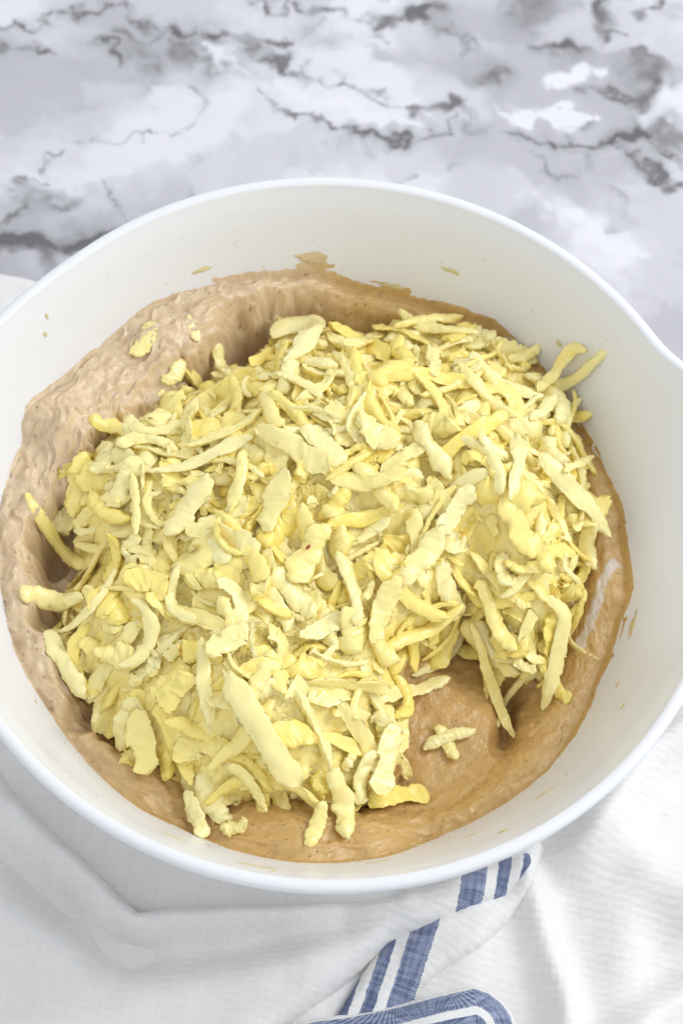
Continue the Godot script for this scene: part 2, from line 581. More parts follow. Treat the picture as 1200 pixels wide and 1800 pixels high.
func make_apple() -> void:
	var mat := apple_material()
	level.resize(CELLS * CELLS)
	for i in CELLS:
		for k in CELLS:
			var x := -0.15 + (k + 0.5) * 0.001
			var z := -0.15 + (i + 0.5) * 0.001
			var r := Vector2(x, z).length()
			level[i * CELLS + k] = maxf(batter_y(x, z, false), wall_y(minf(r, 0.138)))
	var target := PackedFloat32Array()
	target.resize(CELLS * CELLS)
	for i in CELLS:
		for k in CELLS:
			target[i * CELLS + k] = heap_y(-0.15 + (k + 0.5) * 0.001, -0.15 + (i + 0.5) * 0.001)
	var lo := Vector2(1, 1)
	var hi := Vector2(-1, -1)
	for p in heap_edge:
		lo = lo.min(p)
		hi = hi.max(p)
	rng.seed = 4711
	var laid: Array = []
	var idle := 0
	while laid.size() < 1500 and idle < 60:
		var best := Vector2.ZERO
		var lack := 0.0008
		for try_ in 10:
			var p := Vector2(rng.randf_range(lo.x, hi.x), rng.randf_range(lo.y, hi.y))
			var c := cell(p.x, p.y)
			if target[c] > 0 and target[c] - level[c] > lack:
				lack = target[c] - level[c]
				best = p
		if lack < 0.001:
			idle += 1
			continue
		idle = 0
		var length := rng.randf_range(0.016, 0.037)
		var width := rng.randf_range(0.0042, 0.0072)
		var thick := rng.randf_range(0.0018, 0.0032)
		var kind := rng.randf()
		if kind < 0.24:
			length = rng.randf_range(0.013, 0.026)
			width = rng.randf_range(0.0070, 0.0120)
			thick = rng.randf_range(0.0030, 0.0052)
		elif kind < 0.34:
			length = rng.randf_range(0.004, 0.010)
			width = rng.randf_range(0.0030, 0.0060)
			thick = rng.randf_range(0.0018, 0.0034)
		elif kind < 0.58:
			width = rng.randf_range(0.0018, 0.0034)
			thick = rng.randf_range(0.0015, 0.0022)
			length = rng.randf_range(0.012, 0.030)
		var dir := n_soft.get_noise_2d(best.x * 2200.0 + 700.0, best.y * 2200.0) * TAU * 1.2 + rng.randfn(0.0, 0.6) + (1.4 if rng.randf() < 0.2 else 0.0)
		var bend := rng.randfn(0.0, 1.4)
		var path := PackedVector2Array()
		var n := 30 if length > 0.012 else 14
		var p := Vector2.ZERO
		for i in n:
			path.append(p)
			p += Vector2.from_angle(dir + bend * (i / float(n) - 0.5)) * length / (n - 1)
		var shift := best - path[n / 2]
		var out_ := false
		for i in n:
			path[i] += shift
			if in_heap(path[i].x, path[i].y) < -0.003:
				out_ = true
		if out_ and rng.randf() < 0.93:
			continue
		var made := lay_shred(path, width, thick, 1000 + laid.size(), 1.0, 0.0, 99.0, Vector2(rng.randf_range(0.05, 0.32), rng.randf_range(0.05, 0.32)))
		made.look = "broad" if width > 0.0083 else "long pale" if length > 0.033 else "crumb-sized" if length < 0.012 else "stringy" if width < 0.0034 else "slim" if width < 0.0062 else "short blunt" if length < 0.027 else "plain"
		laid.append(made)
	print("shreds laid: ", laid.size())
	# the ones underneath, which hardly show, are one mass
	var single := 255
	var under := Shred.new()
	for k in laid.size() - single:
		var o := under.v.size()
		under.v.append_array(laid[k].v)
		under.c.append_array(laid[k].c)
		for t in laid[k].ix:
			under.ix.append(o + t)
	# the wet pulp that fills the heap between the shreds
	var soft := level.duplicate()
	for pass_ in 2:
		for axis in 2:
			var step := 1 if axis == 0 else CELLS
			var src := soft.duplicate()
			for i in range(5, CELLS - 5):
				for j in range(5, CELLS - 5):
					var id := i * CELLS + j
					if edge_grid[i * 301 + j] > -0.004:
						soft[id] = (src[id - 3 * step] + src[id - 2 * step] + src[id - step] + src[id] + src[id + step] + src[id + 2 * step] + src[id + 3 * step]) / 7.0
	var keep := PackedByteArray()
	var pv := PackedVector3Array()
	var pc := PackedColorArray()
	for i in CELLS:
		for j in CELLS:
			var x := -0.15 + (j + 0.5) * 0.001
			var z := -0.15 + (i + 0.5) * 0.001
			var d := edge_grid[i * 301 + j]
			keep.append(1 if d > 0.001 else 0)
			var lump := n_fine.get_noise_2d(x * 2300.0, z * 2300.0)
			var y := soft[i * CELLS + j] - 0.0044 + 0.0015 * lump + 0.0010 * n_mid.get_noise_2d(x * 3600.0, z * 3600.0)
			pv.append(Vector3(x, lerpf(minf(y, 0.050), y, smooth(0.0015, 0.011, d + 0.003 * n_mid.get_noise_2d(x * 1500.0, z * 1500.0))), z))
			var m := 0.5 + 0.5 * n_mid.get_noise_2d(x * 1300.0 + 200.0, z * 1300.0)
			pc.append(Color(0.99, 0.795, 0.20).lerp(Color(0.99, 0.88, 0.42), m))
	var first := under.v.size()
	under.v.append_array(pv)
	under.c.append_array(pc)
	for t in grid_index(CELLS, CELLS, false, keep):
		under.ix.append(first + t)
	var heap := put("grated_apple_mass", surface(under.v, under.ix, under.c), mat)
	tag(heap, "dense mass of grated apple under the loose top shreds of the heap", "grated apple")
	heap.set_meta("kind", "stuff")
	for k in range(maxi(0, laid.size() - single), laid.size()):
		var at: Vector3 = laid[k].at
		var look: String = laid[k].look
		var where := ""
		var deg := angle_of(at.x, at.z - 0.01)
		if in_heap(at.x, at.z) < 0.015:
			if deg < 60 or deg > 330:
				where = "at the edge by the pouring lip"
			elif deg < 130:
				where = "at the edge towards the bare marble"
			elif deg < 215:
				where = "at the edge beside the batter bank"
			else:
				where = "at the edge towards the towel"
		else:
			var spot := Vector2(at.x, at.z)
			var best_d := 9.0
			for m: Array in MARKS:
				var dm := spot.distance_to(m[1])
				if dm < best_d:
					best_d = dm
					where = m[0]
		var label := look + " apple shred " + where
		where = look + " shreds " + where
		shred_thing(laid[k], mat, label, where)
	# shreds that stand out one by one
	var extra := [
		["broad apple shred curled into a hook beside the hollow under the batter bank", [-2.75, -9.25, -2.36, -9.94, -1.59, -10.00, -1.17, -9.64, -1.42, -7.70, -2.10, -6.57], 9, 3.4, 3, 0.3, 0.2, 0.4],
		["pale apple shred poking out over the dark hollow beside the batter", [-10.98, 2.78, -10.07, 2.63, -8.52, 3.03], 8, 3, 2, 0.1, 0.12, 0.5],
		["upper of two long straight shreds lying side by side on the crown", [-5.42, -2.57, -4.12, -3.12, -2.71, -4.16], 5, 2.2, 0, 0, 0.5, 0.5],
		["longest pointed shred, lower of two lying side by side on the crown", [-6.71, -1.47, -5.03, -1.83, -2.91, -3.13], 5, 2.4, 1, 0.1, 0.6, 0.4],
		["wide pale flake with a ragged end, high on the crown of the heap", [-2.86, -3.05, -1.58, -2.52, -0.10, -1.51], 10, 2.6, 2, 0.2, 0.3, 0.2],
		["narrow upright pale strip beside the widest flake on the crown", [-3.24, -2.19, -3.29, -0.95, -3.49, 0.28], 5.5, 2.2, 2, -0.2, 0.25, 0.5],
		["large smooth leaf-shaped flake on the slope facing the batter hollow", [-5.77, 1.06, -5.20, 0.12, -4.46, -1.29], 10.5, 2.8, 2, -0.4, 0.3, 0.4],
		["pointed triangular flake standing near the red speck", [-1.60, -1.47, -1.92, -0.46, -2.29, 0.79], 10, 2.4, 3, 0.2, 0.6, 0.25],
		["apple shred with a tiny piece of red skin on it", [-0.03, 0.36, -0.56, 1.34, -1.21, 2.56], 10, 2.6, 1.5, 0.1, 0.3, 0.3, 1],
		["bright strip slanting down beside the round lump on the crown", [2.86, -3.94, 3.48, -3.03, 4.28, -1.88], 7.5, 2.6, 1.5, 0, 0.25, 0.4],
		["rounded pulpy lump of apple at the top of the crown", [0.72, -3.75, 1.38, -3.22, 2.14, -2.66], 11, 3.4, 1, 0, 0.3, 0.3],
		["long bright shred leading down the front ridge of the heap, uppermost of three", [5.17, -1.60, 4.57, -0.86, 3.94, 0.28], 8, 2.8, 2, -0.2, 0.3, 0.4],
		["middle of three bright shreds along the front ridge of the heap", [4.11, -0.10, 3.48, 1.14, 2.72, 2.31], 8.5, 2.8, 2, 0.3, 0.3, 0.4],
		["lowest of three bright shreds along the front ridge, ending above the batter", [2.69, 2.06, 2.11, 3.07, 1.83, 4.39], 8, 2.8, 2, -0.1, 0.3, 0.4],
		["long wedge-shaped shred whose tip points at the bare bowl wall", [7.54, -3.68, 8.60, -2.84, 9.63, -2.46, 10.63, -1.69], 9.5, 2.8, 3, 0.2, 0.3, 0.6],
		["drooping shred hanging down the pouring-lip side of the heap onto batter", [7.98, 1.48, 8.76, 1.94, 8.69, 3.27, 8.40, 4.96], 7, 2.6, 0, 0.2, 0.3, 0.4],
		["thin straight shred leaning over the dark cleft in the batter", [5.47, 2.20, 6.25, 3.60, 7.51, 5.65], 4.5, 2.2, 3, 0.2, 0.4, 0.3],
		["thin curly shred dangling above the scraped wall", [8.70, -0.25, 8.79, 0.29, 9.41, 0.52], 3.2, 1.8, 1, 0, 0.3, 0.3],
		["loose apple scrap on the scooped batter, upper part of a small cross", [4.40, 5.78, 4.83, 6.18, 5.18, 7.02], 6, 2.6, 1, 0, 0.3, 0.3],
		["loose apple scrap on the scooped batter, lying across another one", [4.03, 6.72, 4.83, 6.22, 5.95, 5.80], 5, 2.6, 1, 0, 0.3, 0.3],
		["thick smooth rounded shred, the largest, pointing down towards the towel", [-3.13, 6.35, -2.35, 7.50, -1.27, 8.70, -0.21, 9.51], 9, 4.6, 1, 0, 0.3, 0.25],
		["slim white strip lying on the largest rounded shred", [-2.80, 9.11, -2.20, 9.30, -1.37, 10.27], 4.5, 2, 2, 0.3, 0.3, 0.4],
		["narrow shred dangling down onto the batter near the bowl's front wall", [-4.21, 9.68, -3.79, 10.48, -3.45, 11.31], 6.5, 2.6, 1, 0, 0.2, 0.25],
		["shred with a knobbly end hanging onto the batter by the front wall", [0.67, 8.75, 1.20, 9.48, 1.44, 10.99], 8.5, 3.2, 1, 0.1, 0.3, 0.25],
		["short upright shred standing on batter beside the knobbly one", [0.57, 9.72, 0.38, 10.57, 0.20, 11.40], 5.5, 2.4, 0, 0.1, 0.3, 0.2],
		["broad shred with a square end hanging beside the scooped batter", [2.82, 6.55, 2.68, 7.82, 2.44, 9.17], 9.5, 2.8, 1, 0, 0.2, 0.2],
		["small oval scrap lying on the batter below the largest rounded shred", [-2.91, 10.83, -2.43, 10.88, -1.99, 10.72], 6, 2.4, 0, 0, 0.4, 0.4],
		["ragged flake spread flat on the towel side of the heap near the batter", [-6.18, 7.08, -5.94, 8.03, -5.56, 9.27], 11, 2.6, 1, 0.1, 0.3, 0.2],
		["pale flake with torn edges facing the front, beside the ragged one", [-3.77, 5.80, -3.23, 5.21, -2.40, 4.59], 10, 2.8, 3, 0.3, 0.3, 0.25],
		["apple shred stuck flat on the thick batter bank, the biggest of three there", [-7.38, -8.84, -7.52, -8.05, -7.82, -7.26], 7.5, 1.6, 0, 0, 0.2, 0.2],
		["apple shred stuck on the batter bank beside the dark hollow", [-6.02, -9.27, -5.77, -8.59, -5.56, -8.22], 4.5, 1.6, 0, 0, 0.3, 0.3],
		["apple shred half sunk in the batter bank just above the heap", [-6.09, -7.59, -6.37, -6.79, -6.82, -6.54], 6.5, 2, 0, 0, 0.3, 0.2],
		["short shred clinging to the bowl wall by the pouring lip", [7.52, -6.57, 8.63, -8.49, 9.27, -8.21], 6, 2, 0, 0, 0.3, 0.3],
		["forked shred tip reaching out just below the wall-clinging one", [7.18, -5.19, 7.76, -5.88, 8.26, -6.78], 5, 2, 2, 0, 0.3, 0.4],
		["thin bent shred over the brown batter by the pouring lip wall", [8.48, -3.01, 9.15, -3.85, 9.88, -4.97], 3.6, 1.8, 2, 0, 0.3, 0.3],
		["apple shred lying along the far batter edge beneath the bowl's far wall", [1.91, -9.61, 3.12, -10.23, 4.69, -10.70], 5, 2.2, 1, 0, 0.4, 0.3],
		["long thin strand arching across the batter hollow", [-9.57, 4.08, -8.62, 3.90, -7.92, 3.30, -7.45, 2.01], 3.6, 2, 2, 0, 0.4, 0.4],
		["slim strand running down the heap beside the batter hollow", [-7.26, -1.47, -6.98, -0.40, -6.89, 0.87], 3.8, 2, 1, 0, 0.4, 0.4],
		["long pale strip hanging over the edge near the batter's hollow base", [-9.82, 4.04, -9.02, 5.31, -8.17, 6.49], 8, 2.6, 1, 0.1, 0.25, 0.4],
		["upright pale tip rising from the far part of the heap", [3.37, -8.25, 3.53, -7.18, 3.45, -6.11], 5.5, 2.4, 4, 0, 0.3, 0.3],
		["bright bent shred lying over the yellow slope near the pouring lip", [4.40, -7.01, 5.38, -5.73, 6.62, -4.71], 6, 2.4, 1, 0.1, 0.3, 0.3],
		["long shred running straight down the slope on the pouring lip side", [6.63, -4.09, 6.66, -2.63, 6.40, -1.02], 6, 2.6, 1, 0, 0.3, 0.3],
	]
	for k in extra.size():
		var e: Array = extra[k]
		var path := curved(line_of(e[1]), 34)
		var col := Color(0.99, 0.88, 0.42).lerp(Color(0.99, 0.81, 0.25), fposmod(k * 0.37, 1.0) * 0.7)
		var s := lay_shred(path, e[2] * 0.0009, e[3] * 0.001, 5000 + k, 0.4, e[4] * 0.001, e[5], Vector2(e[6], e[7]) * 0.6, col)
		var o := shred_thing(s, mat, e[0])
		if e.size() > 8:
			var skin := blob(Vector3(0.0011, 0.0006, 0.0005), 3, 0.3, 8, 10)
			var red := StandardMaterial3D.new()
			red.albedo_color = Color(0.35, 0.03, 0.01).linear_to_srgb()
			red.roughness = 0.4
			var sk := put("red_skin", skin, red, o)
			var nearest := Vector3.ZERO
			for q in s.v:
				if q.y > s.at.y + 0.0 and (nearest == Vector3.ZERO or Vector2(q.x, q.z).distance_to(SKIN) < Vector2(nearest.x, nearest.z).distance_to(SKIN)):
					nearest = q
			sk.position = nearest - s.at + Vector3(0, 0.0003, 0)
			sk.rotation.y = 0.9

# ---------------------------------------------------------------- drips and specks on the wall
func on_wall(deg: float, y: float) -> Transform3D:
	var a := deg_to_rad(deg)
	var r := wall_r(y) + flare(deg, y)
	var r2 := wall_r(y + 0.001) + flare(deg, y + 0.001)
	var up := Vector3(cos(a) * (r2 - r), 0.001, -sin(a) * (r2 - r)).normalized()
	var round_ := Vector3(-sin(a), 0, -cos(a))
	var out := round_.cross(up)
	if out.x * cos(a) - out.z * sin(a) > 0:
		out = -out
	return Transform3D(Basis(round_, out, round_.cross(out)), Vector3(cos(a) * r, y, -sin(a) * r))

func make_drips() -> void:
	var mat := plain_batter(Color(0.72, 0.55, 0.31))
	var pale := plain_batter(Color(0.72, 0.62, 0.33))
	var list := [
		["long batter drip running along the inside wall beside the batter ring", -10.8, -0.0505, 9, 1.6, 0],
		["small batter drop high on the pouring lip", 11.2, -0.0190, 1.7, 1.1, 0],
		["small round batter drop below the long drip", -27.6, -0.0305, 1.1, 0.9, 1],
		["wide batter smear on the far wall above the batter bank", 96.8, -0.0295, 7.5, 2.2, 0],
		["faint batter streak on the far wall beyond the batter bank", 117.4, -0.0265, 4.5, 1, 1],
		["upper of two tiny pale specks on the bare wall above the batter bank", 146.5, -0.0095, 0.7, 1.2, 1],
		["lower of two tiny pale specks on the bare wall above the batter bank", 148.3, -0.0150, 0.7, 1.3, 1],
		["pale apple crumb stuck on the near wall above the towel stripes", -59.2, -0.0155, 2, 1.8, 1],
		["thin batter streak on the near wall above the towel stripes", -61.5, -0.0330, 3.2, 0.6, 0],
		["rough batter spatter on the far wall above the heap", 71.4, -0.0255, 4, 1, 1],
		["pale apple scrap on the wall where the batter ring thins", -127.9, -0.0435, 4, 1.6, 1],
		["pale crumb at the batter's rim on the near wall", -69.6, -0.0505, 2, 1.6, 1],
		["faint batter smear on the far wall beside the rough spatter", 81.3, -0.0390, 6, 1, 1],
		["batter crumb on the wall past the end of the long drip", -21.7, -0.0445, 1.2, 0.9, 0],
		["batter dab on the wall just outside the ring by the lip", 1.9, -0.0495, 1, 2.2, 1],
		["thin batter line close above the ring on the near wall", -48.2, -0.0315, 5, 0.7, 0],
		["small batter fleck on the near wall between ring and rim", -43.0, -0.0320, 0.9, 0.7, 0],
		["pale smear low on the near wall below the dangling shreds", -96.3, -0.0095, 7, 0.9, 1],
		["short batter line on the near wall over the towel fold", -109.8, -0.0175, 5, 0.8, 1],
		["batter fleck near the bowl's rim over the towel", -93.8, -0.0060, 0.8, 0.6, 0],
		["batter dot on the wall beneath the bank's corner", -144.9, -0.0375, 0.7, 0.7, 0],
		["apple crumb on the far wall by the pouring lip", 47.4, -0.0290, 1.6, 1.1, 1],
		["batter smudge on the near wall beside the pale crumb", -77.7, -0.0310, 4.5, 0.7, 0],
	]
	for k in list.size():
		var e: Array = list[k]
		var t := on_wall(e[1], e[2] + RIM)
		var o := put("batter_drip", blob(Vector3(e[3], 0.36, e[4]) * 0.001, 40 + k, 0.38), pale if e[5] else mat)
		o.transform = t
		tag(o, e[0], "batter drip")
	# cinnamon specks, far too many to count
	var v := PackedVector3Array()
	var ix := PackedInt32Array()
	rng.seed = 99
	for k in 150:
		var deg := rng.randf() * 360.0
		var hc := around(CONTACT, deg)
		var y := hc + 0.004 + absf(rng.randfn(0.0, 0.016))
		if y > 0.115:
			continue
		var t := on_wall(deg, y)
		var s := rng.randf_range(0.00012, 0.0003)
		var o := v.size()
		for d: Vector3 in [Vector3(1, 0, 0), Vector3(0, 0, 1), Vector3(-1, 0, 0), Vector3(0, 0, -1), Vector3(0, 1, 0)]:
			v.append(t * (d * s * Vector3(rng.randf_range(0.7, 1.5), 0.8, 1.0)))
		ix.append_array([o, o + 4, o + 1, o + 1, o + 4, o + 2, o + 2, o + 4, o + 3, o + 3, o + 4, o])
	var brown := StandardMaterial3D.new()
	brown.albedo_color = Color(0.30, 0.22, 0.14).linear_to_srgb()
	brown.roughness = 0.8
	var sp := put("cinnamon_specks", surface(v, ix), brown)
	tag(sp, "tiny brown spice specks scattered over the bare inside wall of the bowl", "spice specks")
	sp.set_meta("kind", "stuff")

# ---------------------------------------------------------------- the counter
func make_counter() -> void:
	var side := 1000
	var span := 0.66
	var x0 := -0.33
	var z0 := -0.46
	var dark := PackedFloat32Array()
	dark.resize(side * side)
	var grey := PackedFloat32Array()
	grey.resize(side * side)
	var white := PackedFloat32Array()
	white.resize(side * side)
	var veins := [
		[6.5, -1.3, [-3.77, -28.30, -0.97, -26.87, 2.96, -26.16]],
		[6, -1, [8.65, -29.47, 9.73, -30.26, 11.37, -30.07]],
		[7, -1, [6.53, -27.57, 8.42, -27.07, 10.98, -27.48]],
		[5, -0.9, [-7.96, -29.63, -6.54, -29.07, -5.41, -28.49]],
		[8, -0.7, [-2.35, -31.21, -0.28, -33.25, 1.92, -33.47]],
		[9, -0.8, [13.26, -27.35, 14.90, -29.37, 15.41, -26.71]],
		[11, -0.5, [7.19, -23.01, 9.84, -21.65, 12.97, -19.73]],
		[2.2, 0.75, [-17.57, -30.25, -16.00, -30.68, -14.19, -31.56, -12.22, -32.25]],
		[2.4, 0.8, [-12.22, -32.25, -11.39, -31.58, -10.28, -30.98, -8.86, -30.45, -7.74, -30.24]],
		[3.4, 0.85, [-8.30, -30.29, -6.69, -30.66, -5.57, -30.38, -4.08, -30.52]],
		[5.5, 0.55, [-6.39, -30.40, -5.54, -30.03, -4.68, -29.52, -3.87, -29.53]],
		[2.4, 0.85, [-4.14, -29.51, -2.73, -28.91, -1.08, -28.56, 0.04, -27.98, 1.40, -27.70, 2.64, -27.21]],
		[2, 0.85, [-5.03, -27.30, -4.24, -26.83, -3.28, -26.22, -1.96, -25.71]],
		[2, 0.95, [-1.96, -25.71, -0.82, -25.45, 0.48, -25.17, 2.39, -25.25, 3.54, -25.62, 4.04, -26.53]],
		[3.6, 0.7, [2.10, -27.29, 2.91, -27.16, 3.97, -27.46, 4.70, -27.46]],
		[4, 0.35, [4.13, -27.01, 5.01, -26.25, 4.80, -26.90]],
		[2.6, 0.8, [-6.08, -32.98, -4.12, -32.67, -2.45, -32.55, -0.78, -32.42]],
		[4.2, 0.8, [-1.33, -32.30, 0.34, -32.10, 1.96, -32.61, 3.63, -33.63]],
		[4, 0.3, [1.99, -32.15, 3.94, -31.63, 5.34, -30.89]],
		[1.5, 0.5, [-10.43, -28.63, -9.12, -27.80, -7.75, -27.52, -7.19, -26.29, -7.85, -25.36, -9.03, -24.45]],
		[1.6, 0.55, [-9.03, -24.45, -10.32, -24.17, -11.65, -24.21, -12.94, -23.90, -13.49, -23.65]],
		[2, 0.75, [-13.56, -22.99, -13.90, -22.24, -14.30, -21.88]],
		[2, 0.6, [-14.03, -21.40, -14.85, -20.94, -15.64, -20.99]],
		[2.4, 0.8, [-14.74, -20.12, -15.11, -19.65, -15.48, -19.17]],
		[5.5, 0.8, [-16.09, -18.43, -14.50, -18.05, -13.16, -17.64, -11.96, -18.30, -11.00, -18.83]],
		[7, 0.45, [-14.68, -17.57, -13.59, -17.05, -15.26, -17.98]],
		[1.7, 0.4, [-11.61, -21.30, -10.93, -20.40, -10.16, -19.59]],
		[1.6, 0.45, [-16.10, -29.48, -15.10, -28.95, -14.31, -28.72]],
		[2, 0.45, [-17.59, -28.51, -16.49, -28.75]],
		[2.6, 0.7, [-12.67, -29.88, -12.20, -29.16, -11.77, -28.72]],
		[9, 0.28, [-12.41, -30.43, -11.23, -29.67, -10.02, -28.57]],
		[6, 0.4, [-9.63, -29.99, -8.75, -29.38, -7.85, -28.60]],
		[8, 0.22, [-10.67, -28.34, -9.75, -27.40, -10.30, -26.33]],
		[1.8, 0.85, [6.62, -26.10, 7.44, -25.78, 8.72, -25.57, 10.11, -25.63, 11.44, -26.08]],
		[4.5, 0.75, [11.25, -26.00, 12.46, -26.27, 13.80, -26.50]],
		[1.5, 0.6, [9.84, -25.87, 9.67, -26.52, 10.09, -26.82, 10.63, -27.14]],
		[2.6, 0.7, [10.15, -28.76, 11.37, -29.04, 12.32, -28.72]],
		[8, 0.5, [13.00, -28.34, 13.27, -29.56, 13.42, -30.96, 13.01, -31.62]],
		[4.5, 0.6, [11.91, -29.09, 12.86, -28.67, 13.27, -27.69, 12.99, -26.66]],
		[3.2, 0.7, [12.13, -25.68, 12.99, -24.97, 13.78, -24.00, 15.14, -23.22]],
		[3, 0.6, [13.26, -26.18, 14.18, -24.95, 15.24, -24.55]],
		[4.2, 0.6, [12.04, -34.91, 11.21, -33.93, 11.41, -32.81, 12.02, -32.37]],
		[3.2, 0.6, [12.60, -33.99, 14.14, -34.79]],
		[6.5, 0.5, [7.92, -31.77, 9.02, -31.94, 10.53, -31.94]],
		[2.4, 0.55, [9.71, -31.66, 10.81, -31.58, 11.77, -32.20]],
		[6, 0.5, [5.00, -28.78, 5.67, -29.19, 6.75, -29.36]],
		[1.6, 0.4, [7.88, -25.03, 8.75, -24.12, 9.81, -23.64, 10.60, -23.90]],
		[2.4, 0.6, [6.80, -33.65, 7.47, -33.43]],
		[7, 0.2, [0.14, -30.75, 1.53, -30.36, 3.15, -30.75]],
		[1.5, 0.35, [1.60, -23.18, 2.66, -23.05]],
		[2, 0.25, [11.72, -21.25, 12.56, -21.13]],
		[10, 0.18, [6.36, -33.46, 8.29, -34.01, 9.96, -33.45]],
		[9, 0.16, [-2.35, -31.21, -3.48, -31.63, -1.22, -30.62]],
		[6, 0.22, [-15.68, -20.92, -14.52, -20.08, -12.81, -20.87]],
		[1.7, 0.45, [-3.95, -30.53, -3.18, -31.31, -2.40, -31.91]],
		[9, 0.25, [13.81, -28.59, 14.60, -26.97, 14.06, -25.93]],
		[3, 0.5, [-8.19, -29.26, -7.03, -28.51, -6.21, -28.35]],
		[2.5, 0.6, [-19.59, -27.50, -21.06, -25.00, -22.68, -25.18]],
		[4, 0.6, [16.58, -31.61, 18.72, -29.73, 21.20, -30.31]],
		[3, 0.6, [16.10, -20.95, 18.37, -18.67, 20.15, -18.21]],
		[3, 0.6, [-9.87, -34.79, -5.81, -36.29, -1.57, -35.96]],
		[5, 0.5, [4.03, -36.14, 6.81, -37.52, 9.65, -36.69]],
		[3, 0.5, [-18.18, -34.34, -14.78, -33.94, -11.61, -35.35]],
	]
	rng.seed = 12
	var jit := noise(5, 0.06, 3)
	for vn in veins:
		var line := line_of(vn[2])
		var length := 0.0
		for k in line.size() - 1:
			length += line[k].distance_to(line[k + 1])
		var n := maxi(6, int(length / 0.0007))
		var pts := curved(line, n)
		for k in n:
			var u := k / float(n - 1)
			var j := jit.get_noise_2d(k * 0.8, vn[0] * 31.0 + line[0].x * 900.0)
			var j2 := jit.get_noise_2d(k * 0.8 + 400.0, line[0].y * 900.0)
			var rad: float = vn[0] * 0.001 * clampf(0.75 + 0.8 * j2, 0.25, 1.6) * (0.45 + 0.55 * sin(PI * clampf(u * 0.9 + 0.05, 0, 1)))
			var gain: float = vn[1] * (1.35 if vn[0] > 3.9 else 1.0) * clampf(0.70 + 0.8 * j, 0.25, 1.2)
			var at := (pts[k] + Vector2(j, j2) * minf(rad * 0.8, 0.0035) - Vector2(x0, z0)) / span * side
			var pr := maxf(rad / span * side, 0.9)
			var halo := pr * 3.6
			var reach := int(halo * 1.6) + 1
			if k % 4 != 0:
				reach = int(pr * 2.0) + 1
			for yy in range(maxi(0, int(at.y) - reach), mini(side, int(at.y) + reach + 1)):
				for xx in range(maxi(0, int(at.x) - reach), mini(side, int(at.x) + reach + 1)):
					var d := (Vector2(xx + 0.5, yy + 0.5) - at).length_squared() / (pr * pr)
					var id := yy * side + xx
					if vn[1] < 0.0:
						white[id] = maxf(white[id], -gain * exp(-d * 1.2) if d < 4.0 else 0.0)
						continue
					if d < 4.0:
						var g := gain * exp(-d * 1.3)
						dark[id] = maxf(dark[id], g) + 0.04 * minf(dark[id], g)
					if k % 4 == 0:
						grey[id] = maxf(grey[id], gain * exp(-d / 12.96 * 1.5))
	var wa := noise(61, 0.016, 4).get_image(side, side).get_data()
	var wb := noise(62, 0.016, 4).get_image(side, side).get_data()
	var wc := noise(65, 0.055, 3).get_image(side, side).get_data()
	var wd := noise(66, 0.055, 3).get_image(side, side).get_data()
	var cloud := noise(63, 0.0045, 5).get_image(side, side).get_data()
	var fold := noise(67, 0.009, 5).get_image(side, side).get_data()
	var thin := noise(64, 0.0045, 4, true).get_image(side, side).get_data()
	var bytes := PackedByteArray()
	bytes.resize(side * side * 3)
	for y in side:
		for x in side:
			var id := y * side + x
			var sx := clampi(x + int((wa[id] - 128) * 0.10 + (wc[id] - 128) * 0.045), 0, side - 1)
			var sy := clampi(y + int((wb[id] - 128) * 0.10 + (wd[id] - 128) * 0.045), 0, side - 1)
			var d := dark[sy * side + sx]
			var c := cloud[sy * side + sx] / 255.0
			var ft := fold[sy * side + int(sx * 0.45)] / 255.0
			var th := smooth(0.80, 1.0, thin[sy * side + sx] / 255.0) * 0.34 * smooth(0.35, 0.65, ft) + grey[sy * side + sx] * 0.42 * smooth(0.30, 0.62, ft)
			var g := clampf(d * (0.25 + 1.5 * (wd[sy * side + int(sx * 0.3)] / 255.0) * (0.4 + wb[sy * side + int(sx * 0.3)] / 255.0)) + th, 0.0, 1.0)
			var wh := minf(1.0, white[sy * side + sx])
			c *= 1.0 - 0.8 * wh
			ft *= 1.0 - 0.6 * wh
			g *= 1.0 - 0.75 * wh
			var tone := 0.935 + 0.025 * wh - 0.06 * smooth(0.42, 0.62, ft) - 0.085 * smooth(0.36, 0.66, c) - 0.02 * (wa[id] / 255.0)
			var f := 0.955 * tone * (1.0 - 0.46 * g)
			bytes[id * 3] = int(clampf(f * 0.990, 0, 1) * 255)
			bytes[id * 3 + 1] = int(clampf(f * (0.985 + 0.003 * g), 0, 1) * 255)
			bytes[id * 3 + 2] = int(clampf(f * (1.010 - 0.006 * g), 0, 1) * 255)
	var img := Image.create_from_data(side, side, false, Image.FORMAT_RGB8, bytes)
	var mat := StandardMaterial3D.new()
	mat.albedo_texture = ImageTexture.create_from_image(img)
	mat.roughness = 0.34
	mat.metallic_specular = 0.45
	var v := PackedVector3Array()
	var uv := PackedVector2Array()
	var n := 41
	for i in n:
		for k in n:
			var p := Vector3(-1.0 + 2.0 * k / (n - 1), 0.0, -1.0 + 2.0 * i / (n - 1))
			v.append(p)
			uv.append(Vector2((p.x - x0) / span, (p.z - z0) / span))
	var o := put("marble_counter", surface(v, grid_index(n, n), null, uv), mat)
	tag(o, "white marble counter top with dark grey veins", "counter")
	o.set_meta("kind", "structure")

